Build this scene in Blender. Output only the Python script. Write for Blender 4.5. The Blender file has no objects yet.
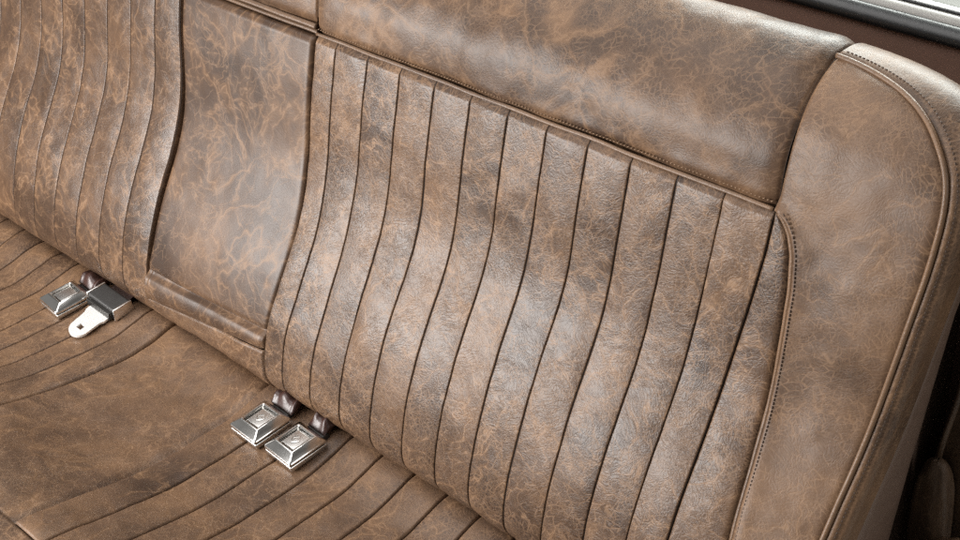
import bpy, bmesh, math, random
import numpy as np
from mathutils import Vector, Matrix

random.seed(7)
rng = np.random.RandomState(11)
SC = bpy.context.scene
COL = SC.collection

# ------------------------------------------------------------------ object helpers
def tag(o, label=None, cat=None, group=None, kind=None):
    if label: o['label'] = label
    if cat: o['category'] = cat
    if group: o['group'] = group
    if kind: o['kind'] = kind
    return o

def empty(name, loc=(0, 0, 0), rot=(0, 0, 0)):
    o = bpy.data.objects.new(name, None)
    COL.objects.link(o)
    o.location = loc
    o.rotation_euler = rot
    o.empty_display_size = 0.05
    return o

def link_mesh(name, me, mats, parent=None):
    o = bpy.data.objects.new(name, me)
    for m in (mats if isinstance(mats, (list, tuple)) else [mats]):
        me.materials.append(m)
    COL.objects.link(o)
    if parent is not None:
        o.parent = parent
    return o

class MB:
    """collects grids / sweeps / boxes of ONE object into one mesh with a metric UV map"""
    def __init__(self):
        self.v = []; self.f = []; self.uv = []; self.mi = []; self.n = 0
    def add(self, verts, faces, uvs, mi=0):
        verts = np.asarray(verts, float).reshape(-1, 3)
        faces = np.asarray(faces, np.int64)
        self.v.append(verts); self.f.append(faces + self.n)
        self.uv.append(np.asarray(uvs, float).reshape(-1, 4, 2))
        if np.isscalar(mi): mi = np.full(len(faces), mi)
        self.mi.append(np.asarray(mi)); self.n += len(verts)
    def grid(self, P, UV, colmat=None, coloff=None, flip=False, mi=0):
        P = np.asarray(P); ny, nx = P.shape[:2]
        idx = np.arange(ny * nx).reshape(ny, nx)
        q = np.stack([idx[:-1, :-1], idx[:-1, 1:], idx[1:, 1:], idx[1:, :-1]], -1)
        U = np.asarray(UV)
        u = np.stack([U[:-1, :-1], U[:-1, 1:], U[1:, 1:], U[1:, :-1]], 2)
        if coloff is not None:
            u = u + np.asarray(coloff)[None, :, None, :]
        if flip:
            q = q[..., ::-1]; u = u[:, :, ::-1]
        m = np.full((ny - 1, nx - 1), mi)
        if colmat is not None: m = m * 0 + np.asarray(colmat)[None, :]
        self.add(P.reshape(-1, 3), q.reshape(-1, 4), u.reshape(-1, 4, 2), m.reshape(-1))
    def box(self, c, ax, ay, az, hx, hy, hz, mi=0, taper=0.7):
        c = np.asarray(c); vs = []
        for sz in (-1, 1):
            k = 1 if sz < 0 else taper
            for sx, sy in ((-1, -1), (1, -1), (1, 1), (-1, 1)):
                vs.append(c + ax * hx * sx * k + ay * hy * sy * k + az * hz * sz)
        fs = [(3, 2, 1, 0), (4, 5, 6, 7), (0, 1, 5, 4), (1, 2, 6, 5), (2, 3, 7, 6), (3, 0, 4, 7)]
        self.add(vs, fs, np.zeros((6, 4, 2)) + c[:2], mi)
    def tube(self, pts, r, nseg=10, mi=0, caps=True, uvoff=(0, 0), flat=1.0, up=None):
        pts = np.asarray(pts, float); n = len(pts)
        T = np.gradient(pts, axis=0); T /= np.linalg.norm(T, axis=1)[:, None]
        rr = np.full(n, r) if np.isscalar(r) else np.asarray(r)
        ref = np.array([0, 0, 1.0]) if up is None else np.asarray(up, float)
        s = np.concatenate([[0], np.cumsum(np.linalg.norm(np.diff(pts, axis=0), axis=1))])
        P = np.zeros((n, nseg + 1, 3)); UV = np.zeros((n, nseg + 1, 2))
        A = None
        for i in range(n):
            if A is None:
                A = np.cross(T[i], ref)
                if np.linalg.norm(A) < 1e-4: A = np.cross(T[i], [1, 0, 0])
            else:
                A = A - T[i] * (A @ T[i])
            A /= np.linalg.norm(A); B = np.cross(A, T[i])
            for k in range(nseg + 1):
                a = 2 * math.pi * k / nseg
                P[i, k] = pts[i] + rr[i] * (A * math.cos(a) + B * math.sin(a) * flat)
                UV[i, k] = (uvoff[0] + s[i], uvoff[1] + rr[i] * a)
        if caps:
            P = np.concatenate([pts[:1, None].repeat(nseg + 1, 1), P, pts[-1:, None].repeat(nseg + 1, 1)])
            UV = np.concatenate([UV[:1], UV, UV[-1:]])
        self.grid(P, UV, mi=mi, flip=True)
    def build(self, name, mats, parent=None, smooth=True):
        v = np.concatenate(self.v); f = np.concatenate(self.f)
        uv = np.concatenate(self.uv); mi = np.concatenate(self.mi)
        me = bpy.data.meshes.new(name)
        me.vertices.add(len(v)); me.vertices.foreach_set('co', v.astype(np.float32).ravel())
        me.loops.add(len(f) * 4); me.polygons.add(len(f))
        me.loops.foreach_set('vertex_index', f.astype(np.int32).ravel())
        me.polygons.foreach_set('loop_start', (np.arange(len(f)) * 4).astype(np.int32))
        me.polygons.foreach_set('loop_total', np.full(len(f), 4, np.int32))
        me.polygons.foreach_set('material_index', mi.astype(np.int32))
        me.polygons.foreach_set('use_smooth', np.full(len(f), smooth))
        ul = me.uv_layers.new(name='UVMap')
        ul.data.foreach_set('uv', uv.astype(np.float32).ravel())
        me.update(calc_edges=True); me.validate()
        return link_mesh(name, me, mats, parent)

def bm_obj(name, bm, mats, parent=None, smooth=True, angle=35):
    me = bpy.data.meshes.new(name)
    bmesh.ops.recalc_face_normals(bm, faces=bm.faces)
    for f in bm.faces: f.smooth = smooth
    for e in bm.edges:
        if len(e.link_faces) == 2 and e.calc_face_angle(0) > math.radians(angle): e.smooth = False
    bm.to_mesh(me); bm.free()
    return link_mesh(name, me, mats, parent)

# ------------------------------------------------------------------ smooth numpy value noise
def vnoise(x, y, seed=0):
    x = np.asarray(x, float); y = np.asarray(y, float)
    T = np.random.RandomState(seed).rand(64, 64) * 2 - 1
    xi = np.floor(x).astype(int); yi = np.floor(y).astype(int)
    fx = x - xi; fy = y - yi
    fx = fx * fx * fx * (fx * (fx * 6 - 15) + 10); fy = fy * fy * fy * (fy * (fy * 6 - 15) + 10)
    g = lambda a, b: T[a % 64, b % 64]
    return ((g(xi, yi) * (1 - fx) + g(xi + 1, yi) * fx) * (1 - fy)
            + (g(xi, yi + 1) * (1 - fx) + g(xi + 1, yi + 1) * fx) * fy)

def sstep(a, b, x):
    t = np.clip((np.asarray(x, float) - a) / (b - a), 0, 1)
    return t * t * (3 - 2 * t)

# ------------------------------------------------------------------ materials
def new_mat(name):
    m = bpy.data.materials.new(name); m.use_nodes = True
    nt = m.node_tree
    return m, nt, nt.nodes['Principled BSDF']

class NB:
    def __init__(self, nt): self.nt = nt
    def n(self, t, **kw):
        nd = self.nt.nodes.new(t)
        for k, v in kw.items(): setattr(nd, k, v)
        return nd
    def l(self, a, b): self.nt.links.new(a, b)
    def val(self, sock, v):
        if hasattr(v, 'is_output'): self.l(v, sock)
        else: sock.default_value = v
    def math(self, op, a, b=None, clamp=False):
        m = self.n('ShaderNodeMath', operation=op, use_clamp=clamp)
        self.val(m.inputs[0], a)
        if b is not None: self.val(m.inputs[1], b)
        return m.outputs[0]
    def vmath(self, op, a, b):
        m = self.n('ShaderNodeVectorMath', operation=op)
        self.val(m.inputs[0], a); self.val(m.inputs[1], b)
        return m.outputs[0]
    def noise(self, vec, scale, detail=3, rough=.55, dist=0, dim='3D'):
        m = self.n('ShaderNodeTexNoise', noise_dimensions=dim)
        self.l(vec, m.inputs['Vector'])
        m.inputs['Scale'].default_value = scale; m.inputs['Detail'].default_value = detail
        m.inputs['Roughness'].default_value = rough; m.inputs['Distortion'].default_value = dist
        return m
    def vor(self, vec, scale, feature='DISTANCE_TO_EDGE', rnd=1.0, dim='2D'):
        m = self.n('ShaderNodeTexVoronoi', feature=feature, voronoi_dimensions=dim)
        self.l(vec, m.inputs['Vector']); m.inputs['Scale'].default_value = scale
        m.inputs['Randomness'].default_value = rnd
        return m.outputs['Distance']
    def ss(self, v, a, b, lo=0.0, hi=1.0):
        m = self.n('ShaderNodeMapRange', interpolation_type='SMOOTHSTEP')
        self.val(m.inputs['Value'], v)
        m.inputs['From Min'].default_value = a; m.inputs['From Max'].default_value = b
        m.inputs['To Min'].default_value = lo; m.inputs['To Max'].default_value = hi
        return m.outputs['Result']
    def mix(self, f, a, b, mode='MIX'):
        m = self.n('ShaderNodeMix', data_type='RGBA', blend_type=mode)
        self.val(m.inputs[0], f)
        for s, v in ((m.inputs[6], a), (m.inputs[7], b)):
            if hasattr(v, 'is_output'): self.l(v, s)
            else: s.default_value = (*v, 1)
        return m.outputs[2]
    def mapping(self, vec, scale=(1, 1, 1), rot=0, loc=(0, 0, 0)):
        if rot and scale != (1, 1, 1):            # turn first, then stretch
            vec = self.mapping(vec, rot=rot); rot = 0
        m = self.n('ShaderNodeMapping')
        self.l(vec, m.inputs['Vector'])
        m.inputs['Scale'].default_value = scale; m.inputs['Rotation'].default_value = (0, 0, rot)
        m.inputs['Location'].default_value = loc
        return m.outputs[0]

def leather(name, seed=0.0, dark=(.036, .0208, .0134), mid=(.061, .0346, .0208), warm=(.102, .0565, .0312),
            line=(.255, .155, .090), vein=1.0, crack=1.0, patch=1.0, grain=1.0, rough=.37, hatch=1.0, cloud=1.0, vs=1.0):
    m, nt, bs = new_mat(name)
    b = NB(nt)
    uvn = b.n('ShaderNodeUVMap', uv_map='UVMap').outputs[0]
    uv = b.mapping(uvn, loc=(seed * 3.17, seed * 1.73, 0))
    def warp(src, scale, amt, det=3):
        w = b.noise(src, scale, det, .6)
        v = b.vmath('SUBTRACT', w.outputs['Color'], (.5, .5, .5))
        s = b.n('ShaderNodeVectorMath', operation='SCALE'); b.l(v, s.inputs[0]); s.inputs['Scale'].default_value = amt
        return b.vmath('ADD', src, s.outputs[0])
    uvd = warp(uv, 13, .05)
    uvf = warp(uvd, 75, .012, 2)
    uvg = warp(warp(uv, 22, .016), 90, .0035, 2)
    # broad tone: warm and cool clouds
    n0 = b.noise(uv, 5.5, 3, .5, .3).outputs[0]
    n1 = b.noise(uvd, 11, 4, .56, .5).outputs[0]
    n2 = b.noise(uvf, 110, 4, .7).outputs[0]
    t = b.math('ADD', b.math('MULTIPLY', n0, .72), b.math('ADD', b.math('MULTIPLY', n1, .48), b.math('MULTIPLY', n2, .08)))
    ramp = b.n('ShaderNodeValToRGB'); b.l(t, ramp.inputs[0])
    cr = ramp.color_ramp
    cr.elements[0].position = .49; cr.elements[0].color = (*dark, 1)
    cr.elements[1].position = .80; cr.elements[1].color = (*warm, 1)
    e = cr.elements.new(.63); e.color = (*mid, 1)
    col = ramp.outputs[0]
    pn = b.noise(uvd, 11, 4, .55, 1.0).outputs[0]
    pm = b.math('MULTIPLY', b.ss(pn, .48, .66), .55 * patch)
    col = b.mix(pm, col, (dark[0] * 1.05, dark[1] * 1.08, dark[2] * 1.12))
    def mask(k, sc, lo, hi):
        return b.ss(b.noise(b.mapping(uv, loc=(k * 5.1, k * 2.3, 0)), sc, 3, .6).outputs[0], lo, hi)
    brk = b.ss(b.noise(uv, 150, 2, .6).outputs[0], .36, .54)
    brk2 = b.ss(b.noise(b.mapping(uv, loc=(4, 9, 0)), 60, 2, .6).outputs[0], .40, .55)
    # long open pull-up creases with a soft halo (ridges of stretched noise, three directions)
    def ridge(rot, k, sx, sy, w, det=2.6):
        nn = b.noise(b.mapping(uvd, scale=(sx, sy, 1), rot=rot, loc=(k, k * 2.3, 0)), 1, det, .55).outputs[0]
        return b.math('ABSOLUTE', b.math('SUBTRACT', nn, .5)), w
    mA = mask(1, 7, .40, .56); mA2 = mask(2, 8, .42, .58); mA3 = mask(8, 10, .44, .58)
    halo = None; lA = None
    for (rot, k, sx, sy, mk) in ((.55, 1, 21, 9, mA), (-.75, 4, 26, 12, mA2), (1.5, 9, 34, 17, mA3)):
        r, _ = ridge(rot, k, sx * vs, sy * vs, 0)
        hh = b.math('MULTIPLY', b.ss(r, 0, .052, 1, 0), mk); ll = b.math('MULTIPLY', b.ss(r, .001, .010, 1, 0), mk)
        halo = hh if halo is None else b.math('MAXIMUM', halo, hh); lA = ll if lA is None else b.math('MAXIMUM', lA, ll)
    halo = b.math('MULTIPLY', halo, b.ss(n1, .34, .60, .25, 1))
    lA = b.math('MULTIPLY', lA, b.ss(brk, 0, 1, .2, 1))
    # crackle at three finer sizes
    vB = b.vor(b.mapping(uvg, scale=(1.25, .55, 1), rot=.75), 46)
    vB2 = b.vor(b.mapping(uvg, scale=(1.25, .55, 1), rot=-.65, loc=(3, 7, 0)), 54)
    lB = b.math('MAXIMUM', b.math('MULTIPLY', b.ss(vB, .003, .040, 1, 0), mask(3, 9, .40, .54)), b.math('MULTIPLY', b.ss(vB2, .003, .045, 1, 0), mask(9, 10, .42, .56)))
    lB = b.math('MULTIPLY', lB, b.ss(brk2, 0, 1, .05, 1))
    vC = b.vor(b.mapping(uvg, scale=(1.3, .60, 1), rot=1.0), 112)
    vC2 = b.vor(b.mapping(uvg, scale=(1.3, .60, 1), rot=-.5, loc=(1, 4, 0)), 128)
    lC = b.math('MAXIMUM', b.math('MULTIPLY', b.ss(vC, .01, .115, 1, 0), mask(4, 8, .42, .56)), b.math('MULTIPLY', b.ss(vC2, .01, .115, 1, 0), mask(11, 9, .44, .56)))
    lC = b.math('MULTIPLY', lC, b.ss(brk2, 0, 1, .35, 1))
    vD = b.vor(uvg, 235)
    lD = b.math('MULTIPLY', b.ss(vD, .02, .26, 1, 0), mask(5, 9, .42, .58))
    def hatchf(rot, k, th, sx=330, sy=44):
        nn = b.noise(b.mapping(uvd, scale=(sx, sy, 1), rot=rot, loc=(k, k * 2, 0)), 1, 1.5, .5).outputs[0]
        r = b.math('ABSOLUTE', b.math('SUBTRACT', nn, .5))
        return b.ss(r, 0.0, th, 1, 0)
    h1 = b.math('MULTIPLY', hatchf(1.05, 1.0, .042), mask(6, 8, .44, .58))
    h2 = b.math('MULTIPLY', hatchf(-.85, 7.0, .040), mask(7, 10, .46, .60))
    h = b.math('MAXIMUM', h1, h2)
    L = b.math('MAXIMUM', b.math('MULTIPLY', lA, .80 * vein), b.math('MULTIPLY', lB, .62 * vein))
    L = b.math('MAXIMUM', L, b.math('MULTIPLY', lC, .48 * crack))
    L = b.math('MAXIMUM', L, b.math('MULTIPLY', lD, .26 * crack))
    L = b.math('MAXIMUM', L, b.math('MULTIPLY', h, .32 * hatch))
    col = b.mix(b.math('MULTIPLY', halo, .52 * cloud), col, (line[0] * .60, line[1] * .55, line[2] * .49))
    col = b.mix(L, col, line)
    g = b.vor(uvf, 420, 'F1', 1.0)
    gm = b.ss(g, .15, .75)
    fine = b.noise(uv, 600, 2, .7).outputs[0]
    col = b.mix(1.0, col, b.mix(fine, (.87, .87, .87), (1.13, 1.13, 1.13)), 'MULTIPLY')
    b.l(col, bs.inputs['Base Color'])
    rr = b.math('ADD', b.math('ADD', rough - .07, b.math('MULTIPLY', n1, .14)), b.math('MULTIPLY', L, .10))
    b.l(rr, bs.inputs['Roughness'])
    bs.inputs['Specular IOR Level'].default_value = .29
    ht = b.math('ADD', b.math('MULTIPLY', gm, -.00013 * grain), b.math('MULTIPLY', L, -.00009))
    ht = b.math('ADD', ht, b.math('MULTIPLY', n2, .00013 * grain))
    ht = b.math('ADD', ht, b.math('MULTIPLY', h, -.00014 * hatch))
    bp = b.n('ShaderNodeBump'); bp.inputs['Strength'].default_value = .65; bp.inputs['Distance'].default_value = 1.0
    b.l(ht, bp.inputs['Height']); b.l(bp.outputs[0], bs.inputs['Normal'])
    return m

def plain(name, col, rough=.5, metal=0.0, bump=0.0, bscale=300, var=.15, spec=.5):
    m, nt, bs = new_mat(name)
    b = NB(nt)
    tc = b.n('ShaderNodeTexCoord').outputs['Object']
    n = b.noise(tc, bscale * .12, 4, .6).outputs[0]
    c = b.mix(n, tuple(x * (1 - var) for x in col), tuple(min(1, x * (1 + var)) for x in col))
    b.l(c, bs.inputs['Base Color'])
    rn = b.math('ADD', rough - .05, b.math('MULTIPLY', n, .1)); b.l(rn, bs.inputs['Roughness'])
    bs.inputs['Metallic'].default_value = metal
    bs.inputs['Specular IOR Level'].default_value = spec
    if bump:
        nn = b.noise(tc, bscale, 3, .6).outputs[0]
        bp = b.n('ShaderNodeBump'); bp.inputs['Strength'].default_value = .6; bp.inputs['Distance'].default_value = bump
        b.l(nn, bp.inputs['Height']); b.l(bp.outputs[0], bs.inputs['Normal'])
    return m

M_PLEAT = leather('distressed_leather_pleats', 0.0, patch=.6, vein=.85, crack=.9)
M_PLEATS = leather('distressed_leather_soft_pleats', 9.0, vein=.55, crack=.30, hatch=.35, cloud=1.15)
M_ROLL = leather('distressed_leather_roll', 1.0, vein=.45, crack=.7, hatch=.35, grain=.7, cloud=1.35, rough=.43, vs=.62)
M_BOLST = leather('distressed_leather_bolster', 2.0, dark=(.060, .0355, .0225), mid=(.102, .0596, .0358), warm=(.150, .0860, .0480), vein=.6, crack=.85, hatch=.55, patch=.6, cloud=1.0, grain=.7, rough=.45, vs=.7)
M_ARM = leather('distressed_leather_armrest', 3.0, vein=.45, crack=.10, hatch=.03, grain=.4, rough=.41, cloud=1.25)
M_SEAT = leather('distressed_leather_cushion', 4.0, dark=(.056, .0345, .0235), mid=(.101, .0605, .0380), warm=(.156, .0910, .0520), vein=.75, crack=.8, hatch=.8, cloud=1.3, grain=.8, patch=.8, vs=.7)
M_PIPE = leather('leather_piping', 5.0, dark=(.076, .046, .030), mid=(.122, .0745, .0455), warm=(.165, .098, .057), vein=.2, patch=.1, crack=.3, hatch=.2, rough=.4)
M_THREAD3 = plain('tan_thread', (.20, .122, .070), .6, var=.25)
M_THREAD_OR_SHADE = plain('brown_thread_and_groove_shade', (.060, .036, .024), .65, var=.3)  # topstitch thread, and painted shade in the left pleat grooves
M_GROOVE_SHADE = plain('dark_brown_groove_shade', (.036, .022, .015), .7, var=.3)  # shade put into the colour of the seam groove bottoms
M_SIDE = plain('smooth_brown_vinyl', (.125, .080, .058), .5, bump=.0004, bscale=700)
M_CHROME = plain('chrome', (.80, .79, .77), .15, 1.0, var=.05)
M_STEEL = plain('brushed_steel', (.70, .69, .67), .30, 1.0, var=.08)
M_PLATE = plain('bright_zinc_plate', (.88, .87, .84), .38, .5, var=.05)
M_DARKMET = plain('dark_metal', (.05, .048, .045), .4, .8)
M_PLASTIC = plain('black_plastic', (.026, .025, .024), .5, 0, bump=.0002, bscale=900)
M_STRAP = plain('oxblood_belt_sleeve', (.034, .0135, .010), .38, 0, bump=.0008, bscale=120, var=.4)
M_PAINT = plain('brown_paint', (.17, .100, .076), .6, 0, var=.12, spec=.25)
M_RUBBER = plain('black_rubber', (.012, .013, .014), .38, 0, bump=.0003, bscale=200)
M_WHITE = plain('bright_window_trim', (.32, .31, .29), .45, 0, var=.04)
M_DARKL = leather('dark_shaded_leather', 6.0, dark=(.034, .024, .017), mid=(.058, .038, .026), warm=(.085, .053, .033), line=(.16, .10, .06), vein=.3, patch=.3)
M_CARPET = plain('dark_carpet', (.02, .015, .012), .95, 0, bump=.003, bscale=500)

# ------------------------------------------------------------------ backrest profile (Y,Z), measured
CP = np.array([(.060, -.070), (.034, -.050), (.016, -.030), (.005, -.012), (.001, .003), (.002, .018), (.006, .035), (.0125, .055),
               (.022, .080), (.038, .110), (.057, .142), (.077, .170), (.099, .200), (.1195, .232), (.1355, .265),
               (.148, .300), (.160, .340), (.172, .375), (.187, .417), (.193, .440), (.203, .468), (.219, .499), (.244, .523),
               (.270, .535), (.294, .539), (.316, .534), (.334, .520), (.343, .497), (.346, .460), (.347, .400), (.347, .300)])
def catmull(P, n=40):
    Q = np.concatenate([2 * P[:1] - P[1:2], P, 2 * P[-1:] - P[-2:-1]])
    out = []
    for i in range(1, len(Q) - 2):
        t = np.linspace(0, 1, n, endpoint=False)[:, None]
        a, b_, c, d = Q[i - 1], Q[i], Q[i + 1], Q[i + 2]
        out.append(.5 * (2 * b_ + (c - a) * t + (2 * a - 5 * b_ + 4 * c - d) * t ** 2 + (3 * b_ - a - 3 * c + d) * t ** 3))
    out.append(P[-1:]); return np.concatenate(out)
PRF = catmull(CP)
for _ in range(700):
    PRF[1:-1] = .25 * PRF[:-2] + .5 * PRF[1:-1] + .25 * PRF[2:]
SS = np.concatenate([[0], np.cumsum(np.linalg.norm(np.diff(PRF, axis=0), axis=1))])
TT = np.gradient(PRF, axis=0); TT /= np.linalg.norm(TT, axis=1)[:, None]
NN = np.stack([-TT[:, 1], TT[:, 0]], 1)
for _ in range(80):
    NN[1:-1] = .25 * NN[:-2] + .5 * NN[1:-1] + .25 * NN[2:]
NN /= np.linalg.norm(NN, axis=1)[:, None]
ITOP = int(np.argmax(PRF[:, 1]))
def s_of_z(z): return np.interp(z, PRF[:ITOP, 1], SS[:ITOP])
def s_of_y(y):                                   # on the front/top part only
    k = int(np.argmin(PRF[:ITOP, 0])); return np.interp(y, PRF[k:ITOP + 60, 0], SS[k:ITOP + 60])
def z_of_s(s): return np.interp(s, SS, PRF[:, 1])
def BP(X, s, off=0.0):
    X, s, off = np.broadcast_arrays(np.asarray(X, float), np.asarray(s, float), np.asarray(off, float))
    y = np.interp(s, SS, PRF[:, 0]) + np.interp(s, SS, NN[:, 0]) * off
    z = np.interp(s, SS, PRF[:, 1]) + np.interp(s, SS, NN[:, 1]) * off
    return np.stack([X, y, z], -1)
def BN(s):
    n = np.array([0, np.interp(s, SS, NN[:, 0]), np.interp(s, SS, NN[:, 1])]); return n / np.linalg.norm(n)

S_SEAM = float(s_of_z(.418))
S_BOT = float(s_of_z(-.045))
S_END = float(s_of_y(.278))
S_REAR = SS[-1]

def seamwarp(X, s):
    """small sideways drift of the seams where the padding pulls them"""
    X = np.asarray(X, float); z = z_of_s(np.minimum(s, SS[ITOP]))
    a = .011 * np.exp(-((X - .02) / .085) ** 2) * np.exp(-((z - .165) / .07) ** 2)
    b_ = -.0045 * np.exp(-((X - .40) / .09) ** 2) * np.exp(-((z - .20) / .06) ** 2)
    c = -.0125 * np.exp(-((X - .66) / .045) ** 2) * (1 - sstep(.22, .40, z))
    d = -.008 * np.exp(-((X + .245) / .05) ** 2) * sstep(.28, .40, z)
    return X + a + b_ + c + d

def lump(X, s, k=1.0, seed=1):
    return k * (.0016 * vnoise(np.asarray(X) * 9 + 3, np.asarray(s) * 8, seed) + .0007 * vnoise(np.asarray(X) * 26, np.asarray(s) * 22 + 9, seed + 1)
                + .00035 * vnoise(np.asarray(X) * 60, np.asarray(s) * 55 + 5, seed + 2))

def strip_cols(bounds, fine=(0, .0004, .0008, .0012, .0017, .0024, .0034, .0048, .0066), step=.0032):
    """column positions refined at seams; returns x, strip index per face column, seam mask per face column"""
    xs = []
    for a, c in zip(bounds[:-1], bounds[1:]):
        w = c - a
        L = [f for f in fine if f < w * .45]
        core = np.linspace(L[-1], w - L[-1], max(3, int((w - 2 * L[-1]) / step)))
        xs += [a + f for f in L] + list(a + core[1:-1]) + [c - f for f in L[::-1] if f > 0]
    xs.append(bounds[-1])
    xs = np.array(xs); mid = (xs[:-1] + xs[1:]) / 2
    strip = np.clip(np.searchsorted(bounds, mid) - 1, 0, len(bounds) - 2)
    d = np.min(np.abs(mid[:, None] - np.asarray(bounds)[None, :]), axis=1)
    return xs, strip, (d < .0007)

def pleat_off(xs, bounds, puff, depth, sig=.0013):
    b = np.asarray(bounds); k = np.clip(np.searchsorted(b, xs, side='right') - 1, 0, len(b) - 2)
    u = (xs - b[k]) / (b[k + 1] - b[k])
    d = np.min(np.abs(xs[:, None] - b[None, :]), axis=1)
    return puff * (1 - np.abs(2 * u - 1) ** 2.6) - depth * np.exp(-(d / sig) ** 2)

bench = empty('bench_seat', (0, 0, 0))
tag(bench, 'brown distressed leather bench seat with pleated backrest, pleated cushion and fold-down middle armrest', 'bench seat')

# ---- pleated panels
def pleated_panel(name, bounds, s0, s1, seed, mat=None, depth=.0020, groove_mat=None):
    xs, strip, seam = strip_cols(bounds)
    sv = np.unique(np.concatenate([np.arange(s0, s1 - .02, .003), np.linspace(s1 - .02, s1, 18)]))
    X, S = np.meshgrid(xs, sv)
    po = pleat_off(xs, bounds, .0012, depth, .0008)
    fade = 1 - .55 * sstep(s1 - .022, s1, sv)
    off = po[None, :] * fade[:, None] + lump(X, S, 1.0, seed)
    off = off - .0040 * sstep(s1 - .012, s1 - .001, S) ** 1.4
    # each pleat is slightly different in fullness
    full = rng.rand(len(bounds) - 1) * .0011 - .0005
    kk = np.clip(np.searchsorted(bounds, xs, side='right') - 1, 0, len(bounds) - 2)
    uu = (xs - np.asarray(bounds)[kk]) / (np.asarray(bounds)[kk + 1] - np.asarray(bounds)[kk])
    off = off + (full[kk] * np.sin(np.pi * uu))[None, :]
    # the seams wander by a millimetre or so
    Xw = X + +.0006 * vnoise(S * 10, kk[None, :] * 3.1 + 0 * S, seed + 7) * sstep(0, .05, np.minimum(X - bounds[0], bounds[-1] - X))
    P = BP(seamwarp(Xw, S), S, off)
    so = rng.rand(len(bounds) - 1, 2) * .5
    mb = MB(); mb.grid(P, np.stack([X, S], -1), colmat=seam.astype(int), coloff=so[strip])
    return mb.build(name, [mat or M_PLEAT, groove_mat or M_GROOVE_SHADE], bench)

RB = [.0185] + [.055 * i for i in range(1, 13)]
LB = [-.885] + [round(-.302 - .0585 * k, 4) for k in range(9, -1, -1)] + [-.2430]
pleated_panel('pleated_backrest_panel', RB, S_BOT, S_SEAM, 3)
pleated_panel('pleated_backrest_panel', LB, S_BOT, S_SEAM, 13, M_PLEATS, .0019, M_THREAD_OR_SHADE)

# ---- roll above the pleats
def roll_panel(name, x0, x1, seed, mat=M_ROLL, dip0=.003, dip1=.003, s0=None, bulge=.0025):
    s0 = S_SEAM if s0 is None else s0
    w = x1 - x0
    xs = np.unique(np.concatenate([x0 + np.array([0, .0006, .0012, .002, .003, .0045, .007, .010]), np.linspace(x0 + .014, x1 - .014, int(w / .005)),
                                   x1 - np.array([0, .0006, .0012, .002, .003, .0045, .007, .010])]))
    sv = np.unique(np.concatenate([np.linspace(s0, s0 + .03, 24), np.arange(s0 + .03, S_REAR, .004), [S_REAR]]))
    X, S = np.meshgrid(xs, sv)
    off = lump(X, S, 1.5, seed) * sstep(0, .015, np.minimum(X - x0, x1 - X))
    off += -.0055 * np.exp(-((S - s0) / .007) ** 2) + bulge * np.exp(-((S - s0 - .052) / .030) ** 2)
    off += -dip0 * np.exp(-((X - x0) / .0022) ** 2) - dip1 * np.exp(-((x1 - X) / .0022) ** 2)
    off += -.0035 * np.exp(-((X - x0) / .012) ** 2) - .0035 * np.exp(-((x1 - X) / .012) ** 2)
    mid = (xs[:-1] + xs[1:]) / 2
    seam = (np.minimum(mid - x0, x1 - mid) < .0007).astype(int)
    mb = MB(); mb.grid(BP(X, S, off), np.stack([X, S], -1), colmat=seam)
    return mb.build(name, [mat, M_GROOVE_SHADE], bench)
roll_panel('backrest_top_roll', .0165, .6602, 21)
roll_panel('backrest_top_roll', -.885, -.242, 31)
roll_panel('centre_top_roll', -.2415, .0160, 41, s0=float(s_of_z(.427)), bulge=.003)

# ---- piping + topstitch along the roll seam
def seam_piping(name, x0, x1, off=-.0020, r=.0023, dz=0.0):
    n = int((x1 - x0) / .004)
    xs = np.linspace(x0, x1, n)
    pts = BP(xs, S_SEAM + dz + .0006 * vnoise(xs * 18, xs * 0, 5), off + .0006 * vnoise(xs * 25, xs * 0 + 3, 6))
    mb = MB(); mb.tube(pts, r * (1 + .10 * vnoise(xs * 40, xs * 0, 8)), 10, uvoff=(x0, .3))
    pip = mb.build(name, M_PIPE, bench)
    # puckered topstitch just above
    st = MB()
    for x in np.arange(x0 + .004, x1 - .002, .0044):
        p = BP(x, S_SEAM + dz + .0066, -.0012); nrm = BN(S_SEAM); t = np.array([1.0, 0, 0]); bt = np.cross(nrm, t)
        d = t * .92 + bt * .55; d /= np.linalg.norm(d)
        st.box(p, d, np.cross(nrm, d), nrm, .0013, .00055, .0007)
    st.build('topstitching', M_THREAD3, pip)
    return pip
seam_piping('piping', .0180, .6585)
seam_piping('piping', -.884, -.245)

# ---- wedge strip between last pleat and bolster, bolster face, welt, boxing, side
ZX2 = np.array([(-.10, .735), (0, .726), (.05, .720), (.10, .7145), (.144, .7095), (.21, .7025), (.274, .698), (.354, .6935), (.385, .6875), (.402, .6800), (.412, .6715), (.420, .6606)])
def x2_of_s(s):
    z = np.interp(s, SS[:ITOP], PRF[:ITOP, 1])
    return np.interp(z, ZX2[:, 0], ZX2[:, 1])
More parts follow.
